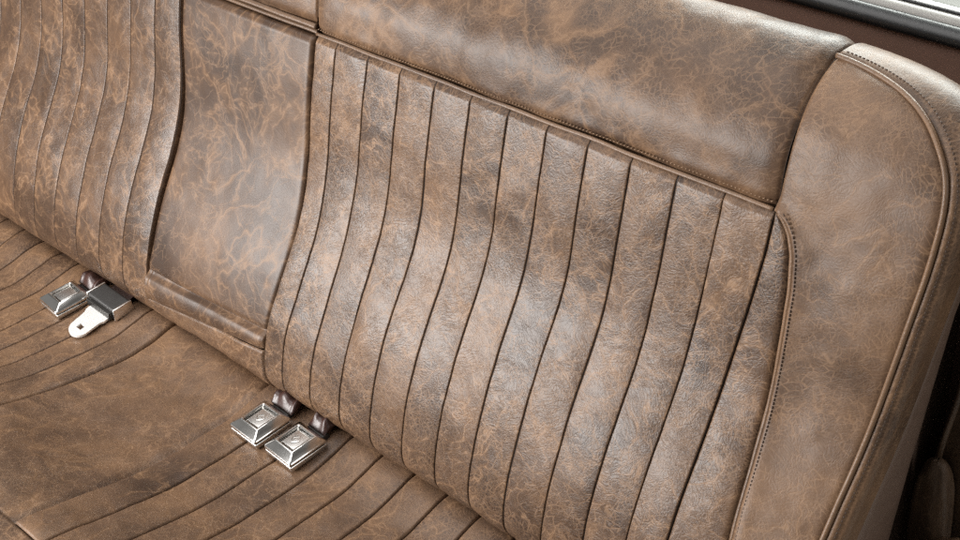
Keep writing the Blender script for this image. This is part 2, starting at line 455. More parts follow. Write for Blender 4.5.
# wedge
sv = np.unique(np.concatenate([np.arange(S_BOT, S_SEAM - .03, .003), np.linspace(S_SEAM - .03, S_SEAM - .0015, 40)]))
uu = np.concatenate([[0, .008, .016, .026, .04, .07, .11], np.linspace(.15, .85, 14), [.89, .93, .96, .98, 1.0]])
x2 = x2_of_s(sv)
x1w = seamwarp(.660 + 0 * sv, sv)[:, None]
X = x1w + uu[None, :] * (x2[:, None] - x1w); S = sv[:, None] + 0 * X
dl = X - x1w; dr = x2[:, None] - X
off = lump(X, S, 1, 3) - .0042 * np.exp(-(dl / .0013) ** 2) - .0055 * np.exp(-(dr / .004) ** 2) + .0015 * np.minimum(1, (x2[:, None] - .660) / .03) * np.sin(np.pi * uu)[None, :]
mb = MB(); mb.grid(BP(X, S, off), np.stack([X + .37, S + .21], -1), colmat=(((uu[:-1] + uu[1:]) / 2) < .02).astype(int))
mb.build('pleated_edge_panel', [M_PLEAT, M_GROOVE_SHADE], bench)

# welt line: XW as a function of s, closing over the top
WZ = np.array([(-.10, .787), (0, .790), (.10, .7935), (.163, .796), (.197, .797), (.261, .802), (.342, .809), (.408, .814), (.445, .8155), (.466, .8148), (.485, .811), (.498, .8045)])
S498 = float(s_of_z(.498))
TOPW = np.array([(S498, .8045), (float(s_of_y(.228)), .7930), (float(s_of_y(.241)), .7780), (float(s_of_y(.2545)), .7560), (float(s_of_y(.2655)), .7330), (float(s_of_y(.2735)), .7080), (S_END, .6800)])
def xw_of_s(s):
    s = np.asarray(s, float); z = np.interp(s, SS[:ITOP], PRF[:ITOP, 1])
    a = np.interp(z, WZ[:, 0], WZ[:, 1]); b_ = np.interp(s, TOPW[:, 0], TOPW[:, 1])
    return np.where(s < S498, a, b_)
def smooth_poly(p, it, fix=True):
    p = p.copy()
    for _ in range(it): p[1:-1] = .25 * p[:-2] + .5 * p[1:-1] + .25 * p[2:]
    return p
ws = np.concatenate([np.arange(S_BOT, S_END, .002), [S_END]])
wl = np.stack([xw_of_s(ws), ws], 1)
wl = np.concatenate([wl, np.stack([np.linspace(wl[-1, 0], .6625, 9)[1:], np.full(8, S_END)], 1)])
wl = smooth_poly(wl, 60)
cs = np.concatenate([[0], np.cumsum(np.linalg.norm(np.diff(wl, axis=0), axis=1))])
tt = np.arange(0, cs[-1], .003)
wl = np.stack([np.interp(tt, cs, wl[:, 0]), np.interp(tt, cs, wl[:, 1])], 1)      # even steps along the welt (X, s)

# bolster front face: rows run across from seam to welt point
def left_of(s):
    return np.where(s < S_SEAM - .001, x2_of_s(s), .6600)
sm = np.maximum.accumulate(wl[:, 1])
U = np.concatenate([[0, .004, .009, .015, .024, .036, .05, .07], np.linspace(.10, .90, 34), [.93, .955, .975, .99, 1.0]])
XL = left_of(sm); XR = np.maximum(wl[:, 0], XL + .0008)
X = XL[:, None] + U[None, :] * (XR - XL)[:, None]; S = sm[:, None] + 0 * X
low = (sm < S_SEAM)[:, None]
dl = X - XL[:, None]; dr = XR[:, None] - X
off = lump(X, S, 1.3, 51) * sstep(0, .015, dl)
lowf = 1 - sstep(S_SEAM - .004, S_SEAM + .012, S)
off += lowf * (.0045 * np.exp(-(dl / .02) ** 2) - .004 * np.exp(-(dl / .0035) ** 2))
off += (1 - lowf) * (-.003 * np.exp(-(dl / .0022) ** 2) - .0035 * np.exp(-(dl / .012) ** 2))
off += .003 * np.sin(np.pi * np.clip(U, 0, 1))[None, :] * np.minimum(1, (XR - XL) / .08)[:, None]
off += -.003 * np.exp(-(dr / .004) ** 2)
OFFB = off
mb = MB(); mb.grid(BP(X, S, off), np.stack([X + .8, S + .5], -1))
mb.build('side_bolster', M_BOLST, bench)

# bolster inner welt + its stitches
sb = np.concatenate([np.arange(S_BOT, S_SEAM - .035, .003), np.linspace(S_SEAM - .035, S_SEAM - .0012, 26)])
cur = smooth_poly(np.stack([x2_of_s(sb), sb], 1), 6)
pts = BP(cur[:, 0] + .0012, cur[:, 1], .0004)
mb = MB(); mb.tube(pts, .0028 * (1 + .08 * vnoise(sb * 40, sb * 0, 9)), 10, uvoff=(.2, .9))
iw = mb.build('bolster_welt', M_PIPE, bench)
def stitch_run(curve_xs, side, dist, offv, parent, pitch=.0040, size=(.0015, .00055, .0005)):
    c = np.asarray(curve_xs); L = np.concatenate([[0], np.cumsum(np.linalg.norm(np.diff(c, axis=0), axis=1))])
    mb = MB()
    for a in np.arange(.003, L[-1] - .002, pitch):
        q = np.array([np.interp(a, L, c[:, k]) for k in (0, 1)]); q2 = np.array([np.interp(a + .001, L, c[:, k]) for k in (0, 1)])
        d = q2 - q; d /= np.linalg.norm(d); nrm2 = np.array([d[1], -d[0]]) * side
        q = q + nrm2 * dist
        p = BP(q[0], q[1], offv); n3 = BN(q[1]); T3 = BP(q[0] + d[0] * .001, q[1] + d[1] * .001, offv) - p; T3 /= np.linalg.norm(T3)
        mb.box(p, T3, np.cross(n3, T3), n3, *size)
    return mb.build('topstitching', M_THREAD_OR_SHADE, parent)
stitch_run(cur[::1], 1, .0068, .0050, iw)

# outer welt
wpts = BP(wl[:, 0], wl[:, 1], .0004)
mb = MB(); mb.tube(wpts, .0027, 10, uvoff=(.6, .1)); ow = mb.build('bolster_welt', M_PIPE, bench)

# boxing strip turning from the welt round to the side
Wp = BP(wl[:, 0], wl[:, 1], 0.0)
dW = np.gradient(wl, axis=0); dW /= np.linalg.norm(dW, axis=1)[:, None]
o2 = np.stack([dW[:, 1], -dW[:, 0]], 1)                      # outward in (X, s)
topness = sstep(.15, .85, o2[:, 1])
VN = 26
vv = np.linspace(0, 1, VN) ** 1.0
Pb = np.zeros((len(wl), VN, 3)); UVb = np.zeros((len(wl), VN, 2))
for i in range(len(wl)):
    s = wl[i, 1]; n3 = BN(s); t3 = np.array([0, -n3[2] * -1, -n3[1]])      # tangent along +s
    t3 = np.array([0, np.interp(s, SS, TT[:, 0]), np.interp(s, SS, TT[:, 1])]); t3 /= np.linalg.norm(t3)
    O = np.array([1.0, 0, 0]) * o2[i, 0] + t3 * o2[i, 1]; O /= np.linalg.norm(O)
    a = .017 * (1 - topness[i]) + .050 * topness[i]
    bdep = .016 * (1 - topness[i]) + .036 * topness[i]
    back = (-n3) * (1 - .35 * (1 - topness[i])) + np.array([0, .35, 0]) * (1 - topness[i]); back /= np.linalg.norm(back)
    straight = .024 * (1 - topness[i]) + .012 * topness[i]
    for k, v in enumerate(vv):
        if v < .6:
            th = v / .6 * math.pi / 2
            d = O * a * math.sin(th) + back * bdep * (1 - math.cos(th))
            # dip right beside the welt and a raised stitch ridge after it
            e = (v / .6) * (a + bdep) * .8
            bump_ = -.002 * math.exp(-(e / .0035) ** 2) + .0009 * math.exp(-((e - .006) / .003) ** 2) - .0011 * math.exp(-((e - .0115) / .002) ** 2)
            nd = -back * math.cos(th) + O * math.sin(th)
            d = d + nd * bump_
        else:
            d = O * a + back * (bdep + straight * (v - .6) / .4)
        p = Wp[i] + d
        # gathered puckers round the corner
        corner = math.exp(-((topness[i] - .5) / .35) ** 2) 
        p = p + n3 * (.0011 * corner * math.sin(i * 1.25) * math.exp(-((v - .33) / .16) ** 2))
        Pb[i, k] = p; UVb[i, k] = (v * .07 + 1.3, tt[i] + .4)
mb = MB(); mb.grid(Pb, UVb)
mb.build('bolster_boxing', M_BOLST, bench)
# stitches on the boxing
mb = MB()
nst = int(cs[-1] / .0042)
for j in range(nst):
    a = (j + .5) / nst * (len(wl) - 2); i = int(a)
    if i >= len(wl) - 1: break
    # arc distance about 9 mm from the welt
    def at(ii):
        L = np.concatenate([[0], np.cumsum(np.linalg.norm(np.diff(Pb[ii], axis=0), axis=1))])
        return np.array([np.interp(.0100, L, Pb[ii][:, c]) for c in range(3)]), np.array([np.interp(.0120, L, Pb[ii][:, c]) for c in range(3)])
    (p0, c0), (p1, c1) = at(i), at(i + 1)
    T3 = p1 - p0; T3 /= np.linalg.norm(T3)
    C = c0 - p0; n3 = np.cross(C, T3); n3 /= np.linalg.norm(n3)
    if n3 @ (BN(wl[i, 1]) + np.array([.6, 0, .3])) < 0: n3 = -n3
    p = p0 + (a - i) * (p1 - p0)
    mb.box(p + n3 * .0002, T3, np.cross(n3, T3), n3, .0014, .00055, .0005)
mb.build('topstitching', M_THREAD_OR_SHADE, ow)
# side panel behind the boxing, dark seam between
E = Pb[:, -1]
Zk = np.array([(-.15, .19), (.07, .197), (.2, .214), (.36, .226), (.45, .236), (.56, .33)])
rows = []; uvs = []
for i in range(len(wl)):
    ye = max(np.interp(E[i, 2], Zk[:, 0], Zk[:, 1]), E[i, 1] + .02)
    r = []
    for k, v in enumerate((0, .03, .08, .2, .4, .6, .75, .86, .93, .97, 1.0)):
        x = E[i, 0] - .0025 * math.exp(-(v / .04) ** 2) + .0012 * math.sin(math.pi * v) - .016 * sstep(.86, 1.0, v)
        y = E[i, 1] + (ye - E[i, 1]) * v; zz = E[i, 2] - topness[i] * .05 * v
        if topness[i] > .5: x = E[i, 0]
        r.append((x, y, zz))
    r.append((E[i, 0] - .06, ye + .004, E[i, 2] - topness[i] * .05))
    rows.append(r)
rows = np.array(rows)
mb = MB(); mb.grid(rows, np.stack([rows[..., 1], rows[..., 2]], -1), colmat=[1] + [0] * 10)
mb.build('seat_side_panel', [M_SIDE, M_GROOVE_SHADE], bench)
# rigid back shell
bm = bmesh.new()
bmesh.ops.create_cube(bm, size=1)
for v in bm.verts: v.co = Vector(((v.co.x + .5) * 1.66 - .87, (v.co.y + .5) * .095 + .24, (v.co.z + .5) * .58 - .12))
bmesh.ops.bevel(bm, geom=bm.edges[:], offset=.012, segments=3, affect='EDGES', profile=.5)
bm_obj('back_shell', bm, M_SIDE, bench)

# ---- fold-down armrest in the middle
AX0, AX1 = -.2405, .0160
zl = lambda x: .060 + (x + .11) * .045
armt = s_of_z(.4135)
eg = np.array([0, .001, .003, .006, .010, .015])
ux = np.unique(np.concatenate([eg, np.linspace(.02, AX1 - AX0 - .02, 60), AX1 - AX0 - eg])) / (AX1 - AX0)
xs = AX0 + ux * (AX1 - AX0)
vr = np.unique(np.concatenate([np.linspace(0, .06, 16), np.linspace(.06, .95, 110), np.linspace(.95, 1, 18)]))
sb0 = np.array([float(s_of_z(zl(x))) for x in xs])
S = sb0[None, :] + (armt - sb0)[None, :] * vr[:, None]
zr = z_of_s(S)
EL = -.2425 + .0045 * (1 - sstep(.22, .33, zr)) * sstep(.05, .10, zr); ER = .0172 - .0050 * sstep(.20, .36, zr)
X = seamwarp(EL + (ER - EL) * ux[None, :], S)
dx = np.minimum(ux[None, :], 1 - ux[None, :]) * (ER - EL); ds = (armt - S); db = S - sb0[None, :]
off = lump(X, S, .55, 61)
rd = lambda d, r, h: -h * (1 - np.sqrt(np.clip(1 - (1 - np.clip(d / r, 0, 1)) ** 2, 0, 1)))
off = off + rd(dx, .008, .008) + rd(ds, .012, .011) + rd(db, .011, .007)
off += .0025 * np.sin(np.pi * ux)[None, :] - .001
P = BP(X, S, off)
mb = MB(); mb.grid(P, np.stack([X + 2.1, S + .3], -1))
# skirt walls down into the recess
for edge, uvx in ((P[:, 0], 0), (P[:, -1], 1)):
    sl = S[:, 0] if uvx == 0 else S[:, -1]
    nrm = np.stack([BN(s) for s in sl])
    w = np.stack([edge, edge - nrm * .012 + np.array([(-.0008, .0008)[uvx], 0, 0]), edge - nrm * .04], 1)
    mb.grid(w, np.stack([np.array([0, .012, .04])[None, :] + 0 * sl[:, None], sl[:, None] + np.zeros(3)], -1), flip=(uvx == 1))
tw = np.stack([P[-1], P[-1] - BN(armt) * .035], 0)
mb.grid(tw, np.stack([np.stack([xs, xs * 0], -1), np.stack([xs, xs * 0 + .035], -1)], 0))
arm = mb.build('fold_down_armrest', M_ARM, bench)
# pipe edges of the armrest recess (left lip, top lip)
def lip(name, P0, r, parent=arm, mat=M_PIPE, uvo=(.4, .4)):
    mb = MB(); mb.tube(P0, r, 10, uvoff=uvo); return mb.build(name, mat, parent)
sl = np.linspace(float(s_of_z(.050)), armt - .004, 120)
lip('armrest_piping', BP(AX0 - .0012 + .0012 * vnoise(sl * 12, sl * 0, 3), sl, -.0145), .0028)
xl = np.linspace(AX0, AX1, 80)
lip('armrest_piping', BP(xl, armt + .0045 + .0008 * vnoise(xl * 20, xl * 0, 4), -.0075), .0030)
xl2 = np.linspace(-.2405, .0155, 80)
ctp = lip('centre_roll_piping', BP(xl2, float(s_of_z(.4255)) + .0008 * vnoise(xl2 * 20, xl2 * 0, 14), -.0035), .0036, bench)
# rolled lip under the armrest and the fixed strip below it
zb = lambda x: .0275 + (x + .11) * .115
xs2 = np.unique(np.concatenate([np.linspace(-.2440, -.225, 18), np.linspace(-.225, .003, 70), np.linspace(.003, .0205, 18)]))
a0 = np.array([float(s_of_z(zb(x))) for x in xs2]); a1 = np.array([float(s_of_z(zl(x) + .003)) for x in xs2])
v = np.linspace(0, 1, 26); endf = sstep(0, .011, np.minimum(xs2 - xs2[0], xs2[-1] - xs2))
ph = np.sin(np.pi * np.clip(v * .94 + .03, 0, 1)) ** .6
S = a0[None, :] + (a1 - a0)[None, :] * v[:, None]; X = xs2[None, :] + 0 * S
pk = .0016 * np.sin(X * 900) * np.exp(-((X - xs2[0]) / .012) ** 2)
off = (.0015 + .0048 * np.sin(np.pi * np.clip(v * 1.15, 0, 1)) - .005 * sstep(.72, 1.0, v))[:, None] - (.003 * (1 - endf) + .012 * (1 - sstep(0, .0028, np.minimum(xs2 - xs2[0], xs2[-1] - xs2))))[None, :] + lump(X, S, .8, 71) + pk - .002 * np.exp(-((S - a0[None, :]) / .0012) ** 2)
mb = MB(); mb.grid(BP(seamwarp(X, S), S, off), np.stack([X + 1.1, S + .7], -1)); mb.build('armrest_lip', M_ARM, bench)
v = np.linspace(0, 1, 40); b0 = S_BOT
S = b0 + (a0[None, :] - b0) * v[:, None]; X = xs2[None, :] + 0 * S
off = .0018 + lump(X, S, 1.4, 81) - .0025 * np.exp(-((a0[None, :] - S) / .0012) ** 2) - .004 * np.exp(-((X - xs2[0]) / .002) ** 2) - .004 * np.exp(-((xs2[-1] - X) / .002) ** 2)
mb = MB(); mb.grid(BP(seamwarp(X, S), S, off), np.stack([X + 3.1, S + .7], -1)); mb.build('centre_lower_strip', M_PLEAT, bench)
# dark recess behind the armrest
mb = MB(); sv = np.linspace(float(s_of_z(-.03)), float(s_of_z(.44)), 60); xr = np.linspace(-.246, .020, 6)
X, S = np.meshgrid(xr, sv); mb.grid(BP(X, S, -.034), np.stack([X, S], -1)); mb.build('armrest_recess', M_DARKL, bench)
# side walls of the neighbouring backrest pads facing the recess
for nm, xw, fl in (('recess_side_wall', .0185, True), ('recess_side_wall', -.2430, False)):
    sv = np.linspace(S_BOT, S_SEAM + .02, 110); dv = np.array([-.0015, -.004, -.012, -.045])
    S, D = np.meshgrid(sv, dv, indexing='ij'); sg = -1 if xw > 0 else 1
    Xw = xw + sg * np.array([0, .0008, .0010, .001])[None, :] + 0 * S
    mb = MB(); mb.grid(BP(seamwarp(Xw, S), S, D), np.stack([D + .9, S], -1), flip=fl); mb.build(nm, M_PLEAT, bench)

# ------------------------------------------------------------------ cushion
YS = np.array([(.075, -.050), (.045, -.040), (.020, -.032), (0, -.031), (-.03, -.035), (-.06, -.0375), (-.10, -.0345), (-.14, -.0305), (-.18, -.0250), (-.217, -.0160),
               (-.25, -.0055), (-.28, .0045), (-.315, .016), (-.347, .0255), (-.38, .0315), (-.41, .032), (-.435, .026), (-.455, .012), (-.468, -.012), (-.472, -.05), (-.470, -.10), (-.468, -.17)])
CPRF = catmull(YS, 24)
for _ in range(30): CPRF[1:-1] = .25 * CPRF[:-2] + .5 * CPRF[1:-1] + .25 * CPRF[2:]
CS = np.concatenate([[0], np.cumsum(np.linalg.norm(np.diff(CPRF, axis=0), axis=1))])
CT = np.gradient(CPRF, axis=0); CT /= np.linalg.norm(CT, axis=1)[:, None]
CN = np.stack([CT[:, 1], -CT[:, 0]], 1)
def sag(X): return -.013 * (1 - sstep(-.52, -.24, X)) - .003 * sstep(-.26, -.2, X) * (1 - sstep(-.05, .03, X))
def QP(X, s, off=0.0):
    X, s, off = np.broadcast_arrays(np.asarray(X, float), np.asarray(s, float), np.asarray(off, float))
    y = np.interp(s, CS, CPRF[:, 0]) + np.interp(s, CS, CN[:, 0]) * off
    z = np.interp(s, CS, CPRF[:, 1]) + np.interp(s, CS, CN[:, 1]) * off + sag(X)
    return np.stack([X, y, z], -1)
def cs_of_y(y): return np.interp(-y, -CPRF[:np.argmin(CPRF[:, 0]), 0], CS[:np.argmin(CPRF[:, 0])])
S_FRONT = float(cs_of_y(-.360))
def seatz(x, y):
    s = cs_of_y(y); return float(QP(x, s)[2])

def cushion_panel(name, bounds, s0, s1, seed, puff=.0018, depth=.0036, mat=M_SEAT, off0=0.0, sharp=True, xfun=None, endseam=True):
    xs, strip, seam = strip_cols(bounds)
    sv = np.unique(np.concatenate([np.arange(s0, s1 - .012, .0032), np.linspace(s1 - .012, s1, 14)]))
    X, S = np.meshgrid(xs, sv)
    off = pleat_off(xs, bounds, puff, depth)[None, :] * (1 - np.exp(-((s1 - S) / .006) ** 2)) + lump(X, S, 1.3, seed) + off0
    if endseam: off = off - .002 * np.exp(-((s1 - S) / .0018) ** 2)
    if xfun is not None:
        off = off - .0035 * np.exp(-((X - bounds[-1]) / .0026) ** 2); X2 = xfun(X, S)
    else: X2 = X
    so = rng.rand(len(bounds) - 1, 2) * .6
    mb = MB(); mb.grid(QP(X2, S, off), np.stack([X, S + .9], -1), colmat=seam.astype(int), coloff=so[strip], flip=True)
    return mb.build(name, [mat, M_GROOVE_SHADE], bench)
def fan(X, S):        # the pleats of the left seat spread a little towards the front
    return X - .035 * sstep(.08, .42, S) * np.exp(-((X + .24) / .16) ** 2)
CR = [.0] + [.055 * i for i in range(1, 15)] + [.822]
CL = [-1.03] + [-.215 - .0525 * k for k in range(14, 0, -1)] + [-.215]
cushion_panel('pleated_cushion_panel', CR, 0, S_FRONT, 91)
cushion_panel('pleated_cushion_panel', CL, 0, S_FRONT, 101, xfun=fan)
# plain middle panel, its edges tucked
mb = MB()
xs = np.unique(np.concatenate([-.215 + np.array([0, .0005, .001, .0016, .0025, .004, .007, .012]), np.linspace(-.20, -.015, 50), -np.array([0, .0008, .002, .004, .007, .012])]))
sv = np.unique(np.concatenate([np.arange(0, S_FRONT - .012, .004), np.linspace(S_FRONT - .012, S_FRONT, 12)]))
X, S = np.meshgrid(xs, sv)
off = lump(X, S, 1.8, 111) - .0070 * np.exp(-((X + .215) / .0024) ** 2) - .0035 * np.exp(-((X) / .006) ** 2) - .002 * np.exp(-((S_FRONT - S) / .0018) ** 2)
off += .002 * np.sin(np.pi * (X + .215) / .215)
mb.grid(QP(fan(X, S), S, off), np.stack([X + 5, S], -1), flip=True, colmat=(((xs[:-1] + xs[1:]) / 2) < -.2141).astype(int)); mb.build('plain_cushion_panel', [M_SEAT, M_GROOVE_SHADE], bench)
# front border in front of the cross seam, down to the valance
mb = MB(); xs = np.linspace(-1.03, .822, 340); sv = np.unique(np.concatenate([S_FRONT + np.linspace(0, .012, 12), np.arange(S_FRONT + .012, CS[-1], .005)]))
X, S = np.meshgrid(xs, sv); off = lump(X, S, 1.3, 121) - .002 * np.exp(-((S - S_FRONT) / .0018) ** 2) + .001 * np.exp(-((S - S_FRONT - .03) / .02) ** 2)
mb.grid(QP(X, S, off), np.stack([X, S + 2], -1), flip=True); mb.build('cushion_front_border', M_SEAT, bench)
# cushion ends and base
for xe, fl in ((.822, False), (-1.03, True)):
    sv = np.linspace(0, CS[-1], 90); top = QP(xe, sv, -.002)
    inner = top.copy(); inner[:, 0] += .012 * (1 if xe > 0 else -1); inner[:, 2] -= .02; inner[:, 1] = np.clip(inner[:, 1], -.46, .1)
    bot = inner.copy(); bot[:, 2] = np.minimum(inner[:, 2], -.19)
    G = np.stack([top, inner, bot], 1); mb = MB(); mb.grid(G, G[..., 1:3], flip=fl); mb.build('cushion_side', M_SEAT, bench)
bm = bmesh.new(); bmesh.ops.create_cube(bm, size=1)
for v in bm.verts: v.co = Vector(((v.co.x + .5) * 1.78 - .99, (v.co.y + .5) * .46 - .43, (v.co.z + .5) * .12 - .30))
bmesh.ops.bevel(bm, geom=bm.edges[:], offset=.008, segments=2, affect='EDGES', profile=.5)
bm_obj('seat_base', bm, M_DARKMET, bench)

# ------------------------------------------------------------------ seat belt hardware
def frustum(bm, w0, d0, z0, w1, d1, z1, cy1=0.0, bev=.0015, seg=3, cap_top=True):
    v = [bm.verts.new((sx * w0 / 2, sy * d0 / 2, z0)) for sx, sy in ((-1, -1), (1, -1), (1, 1), (-1, 1))]
    u = [bm.verts.new((sx * w1 / 2, cy1 + sy * d1 / 2, z1)) for sx, sy in ((-1, -1), (1, -1), (1, 1), (-1, 1))]
    fs = [bm.faces.new(v[::-1])]
    top = bm.faces.new(u); fs.append(top)
    for k in range(4): fs.append(bm.faces.new((v[k], v[(k + 1) % 4], u[(k + 1) % 4], u[k])))
    if bev:
        es = set(e for f in fs for e in f.edges)
        bmesh.ops.bevel(bm, geom=list(es), offset=bev, segments=seg, affect='EDGES', profile=.6)
    return bm

def make_buckle(name, loc, rot, label, group, strapseed, tilt=0.0, crest=True):
    root = empty(name, loc, (tilt, 0, rot))
    tag(root, label, 'buckle', group)
    root.scale = (1, 1, 1.22)
    bm = bmesh.new(); frustum(bm, .053, .056, .0015, .054, .058, .0085, 0, .0016); bm_obj('buckle_base', bm, M_STEEL, root)
    bm = bmesh.new(); frustum(bm, .049, .053, .0085, .049, .053, .0105, 0, 0); bm_obj('base_gap', bm, M_DARKMET, root)
    # pyramid cover with a rectangular well: rings of a lofted shell
    rings = [(.0265, .0285, 0, .0098), (.0275, .0295, 0, .0110), (.0275, .0295, 0, .0128), (.0266, .0286, 0, .0140), (.0190, .0205, .0020, .0180), (.0178, .0193, .0022, .0188), (.0162, .0177, .0022, .0188),
             (.0150, .0165, .0022, .0180), (.0148, .0163, .0022, .0130)]
    bm = bmesh.new(); prev = None
    def ring(hx, hy, cy, z, r):
        out = []
        for (sx, sy, a0) in ((1, 1, 0), (-1, 1, 90), (-1, -1, 180), (1, -1, 270)):
            for k in range(4):
                a = math.radians(a0 + 30 * k)
                out.append(bm.verts.new((sx * (hx - r) + r * math.cos(a), cy + sy * (hy - r) + r * math.sin(a), z)))
        return out
    for j, (hx, hy, cy, z) in enumerate(rings):
        r = ring(hx, hy, cy, z, .003 if j < 4 else .0016)
        if prev:
            for k in range(16): bm.faces.new((prev[k], prev[(k + 1) % 16], r[(k + 1) % 16], r[k]))
        prev = r
    bm.faces.new(prev)
    cover = bm_obj('buckle_cover', bm, M_CHROME, root, angle=28)
    bm = bmesh.new(); frustum(bm, .0262, .0292, .0135, .0240, .0270, .0166, 0, .001)
    for vv_ in bm.verts: vv_.co.y += .0022
    btn = bm_obj('push_button', bm, M_STEEL, root, angle=50)
    if crest:
        # small relief crest: four-pointed square badge with a raised rim
        bm = bmesh.new(); prev = None
        for (rr_, z) in ((.0068, .0164), (.0068, .0173), (.0056, .0175), (.0050, .0169), (.0030, .0169), (.0024, .0176), (.0004, .0177)):
            r = [bm.verts.new((rr_ * (1.0 if k % 2 == 0 else .80) * math.cos(math.radians(45 * k)), .0022 + rr_ * 1.1 * (1.0 if k % 2 == 0 else .80) * math.sin(math.radians(45 * k)), z)) for k in range(8)]
            if prev:
                for k in range(8): bm.faces.new((prev[k], prev[(k + 1) % 8], r[(k + 1) % 8], r[k]))
            prev = r
        bm.faces.new(prev); bm_obj('emblem', bm, M_DARKMET if False else M_STEEL, btn, angle=20)
    # bracket behind, and the oxblood belt sleeve running into the crease
    bm = bmesh.new(); frustum(bm, .034, .016, .004, .032, .014, .010, 0, .0012)
    for vv_ in bm.verts: vv_.co.y += .0345
    br = bm_obj('anchor_bracket', bm, M_DARKMET, root)
    mb = MB(); rs = np.random.RandomState(strapseed); tb = np.linspace(0, 1, 22); ub = np.linspace(0, 2 * math.pi, 29)
    P = np.zeros((22, 29, 3)); UV = np.zeros((22, 29, 2))
    for i, t in enumerate(tb):
        yc = .034 + .062 * t; zc = .011 + .007 * math.sin(math.pi * min(1, t * 1.5)) - .006 * t
        hw = .019 + .003 * math.sin(t * 5 + strapseed); hh = (.0052 + .003 * math.exp(-((t - .16) / .12) ** 2)) * min(1, .25 + t * 6)
        for k, a in enumerate(ub):
            ca, sa = math.cos(a), math.sin(a)
            fold = 1 + .42 * math.sin(3 * ca * 2.2 + strapseed + t * 4) * (sa > 0)
            P[i, k] = (hw * math.copysign(abs(ca) ** .7, ca), yc, zc + hh * fold * math.copysign(abs(sa) ** .8, sa)); UV[i, k] = (t * .06, a * .01)
    mb.grid(P, UV, flip=False); mb.grid(np.stack([P[0], P[0] * 0 + P[0].mean(0)]), np.zeros((2, 29, 2)))
    mb.build('belt_sleeve', M_STRAP, root)
    return root
GB = 'chrome push-button seat belt buckles'
def seat_at(x, y, lift=.0005):
    return (x, y, seatz(x, y) + lift)
make_buckle('seat_belt_buckle', seat_at(.0560, -.0465), math.radians(-2), 'chrome seat belt buckle left of its twin, nearer the plain cushion panel at mid seat', GB, 1, math.radians(-1))
make_buckle('seat_belt_buckle', seat_at(.1235, -.0450), math.radians(-3), 'chrome seat belt buckle right of its twin, lowest buckle in the photo, on pleats', GB, 4, math.radians(-1))
make_buckle('seat_belt_buckle', seat_at(-.4010, -.0480), math.radians(-5), 'chrome seat belt buckle beside the black-covered belt tongue on left seat', GB, 7, math.radians(-1), crest=False)

# tongue with black cover
root = empty('seat_belt_tongue', seat_at(-.3270, -.0160, .001), (math.radians(-1), 0, math.radians(-2)))
tag(root, 'flat silver seat belt tongue with square hole under a black plastic cover', 'belt tongue')
bm = bmesh.new(); frustum(bm, .068, .033, .003, .066, .030, .0205, 0, .0035, 4); bm_obj('cover', bm, M_PLASTIC, root, angle=40)
for sx in (-1, 1):
    bm = bmesh.new(); frustum(bm, .0045, .0345, .0025, .0042, .0315, .0215, 0, .0015, 3)
    for v in bm.verts: v.co.x += sx * .0348
    bm_obj('end_trim', bm, M_CHROME, root, angle=40)
bm = bmesh.new(); frustum(bm, .060, .010, .004, .060, .008, .0155, 0, .001)
for v in bm.verts: v.co.y -= .0175
bm_obj('slot_lip', bm, M_DARKMET, root)
# plate outline with rounded tip, square hole, real thickness
out = [(.024, -.012), (.024, -.030), (.0205, -.036), (.0195, -.052)]
for k in range(0, 13):
    a = math.radians(-15 - 12.5 * k); out.append((.0195 * math.cos(a), -.058 + .0185 * math.sin(a)))
out += [(-.0195, -.052), (-.0205, -.036), (-.024, -.030), (-.024, -.012)]
hole = [(.0058, -.0535), (.0058, -.0625), (-.0058, -.0625), (-.0058, -.0535)]
sk = .20
bm = bmesh.new()
def tz(y, top): return .0052 + (.0015 if top else -.0015) + (y + .012) * .025
ov = []
for top in (True, False):
    o_ = [bm.verts.new((x + (-y - .012) * sk, y, tz(y, top))) for x, y in out]; h_ = [bm.verts.new((x + (-y - .012) * sk, y, tz(y, top))) for x, y in hole]
    ov.append((o_, h_))
    es = [bm.edges.new((l[k], l[(k + 1) % len(l)])) for l in (o_, h_) for k in range(len(l))]
    bmesh.ops.triangle_fill(bm, use_beauty=True, use_dissolve=False, edges=es)
for j in (0, 1):
    a, b_ = ov[0][j], ov[1][j]
    for k in range(len(a)):
        bm.faces.new((a[k], a[(k + 1) % len(a)], b_[(k + 1) % len(a)], b_[k]))
bm_obj('tongue_plate', bm, M_PLATE, root, angle=40)
mb = MB(); tb = np.linspace(0, 1, 14); xx = np.linspace(-.024, .024, 9)
P = np.array([[(x, .014 + .05 * t, .013 + .004 * math.sin(t * 3)) for x in xx] for t in tb]); P2 = P.copy(); P2[..., 2] -= .0022
mb.grid(P, P[..., :2]); mb.grid(P2, P[..., :2], flip=True); mb.build('webbing', M_STRAP, root)

# ------------------------------------------------------------------ cab behind the seat
def loft_x(name, prof, x0, x1, mats, parent=None, mi=None, nx=40, wav=0.0):
    prof = np.asarray(prof, float); xs = np.linspace(x0, x1, nx)
    P = np.zeros((len(prof), nx, 3)); P[..., 0] = xs[None, :]; P[..., 1] = prof[:, :1]; P[..., 2] = prof[:, 1:2]
    if wav: P[..., 2] += wav * vnoise(xs * 6, xs * 0, 2)[None, :]
    mb = MB(); mb.grid(P, P[..., :2] + P[..., 2:3]); return mb.build(name, mats, parent)
cab = empty('cab_rear_wall', (0, .42, 0))
tag(cab, 'brown painted rear cab wall with black rubber window seal behind the seat', 'cab wall')
def off_y(o): o.location = (0, -.42, 0); return o
off_y(loft_x('wall_panel', [(.400, -.32), (.400, .30), (.402, .38), (.406, .42), (.411, .450), (.4150, .478), (.4185, .4930), (.424, .500), (.44, .505)], -1.25, 1.05, M_PAINT, cab))
a = np.linspace(0, 2 * math.pi, 25)
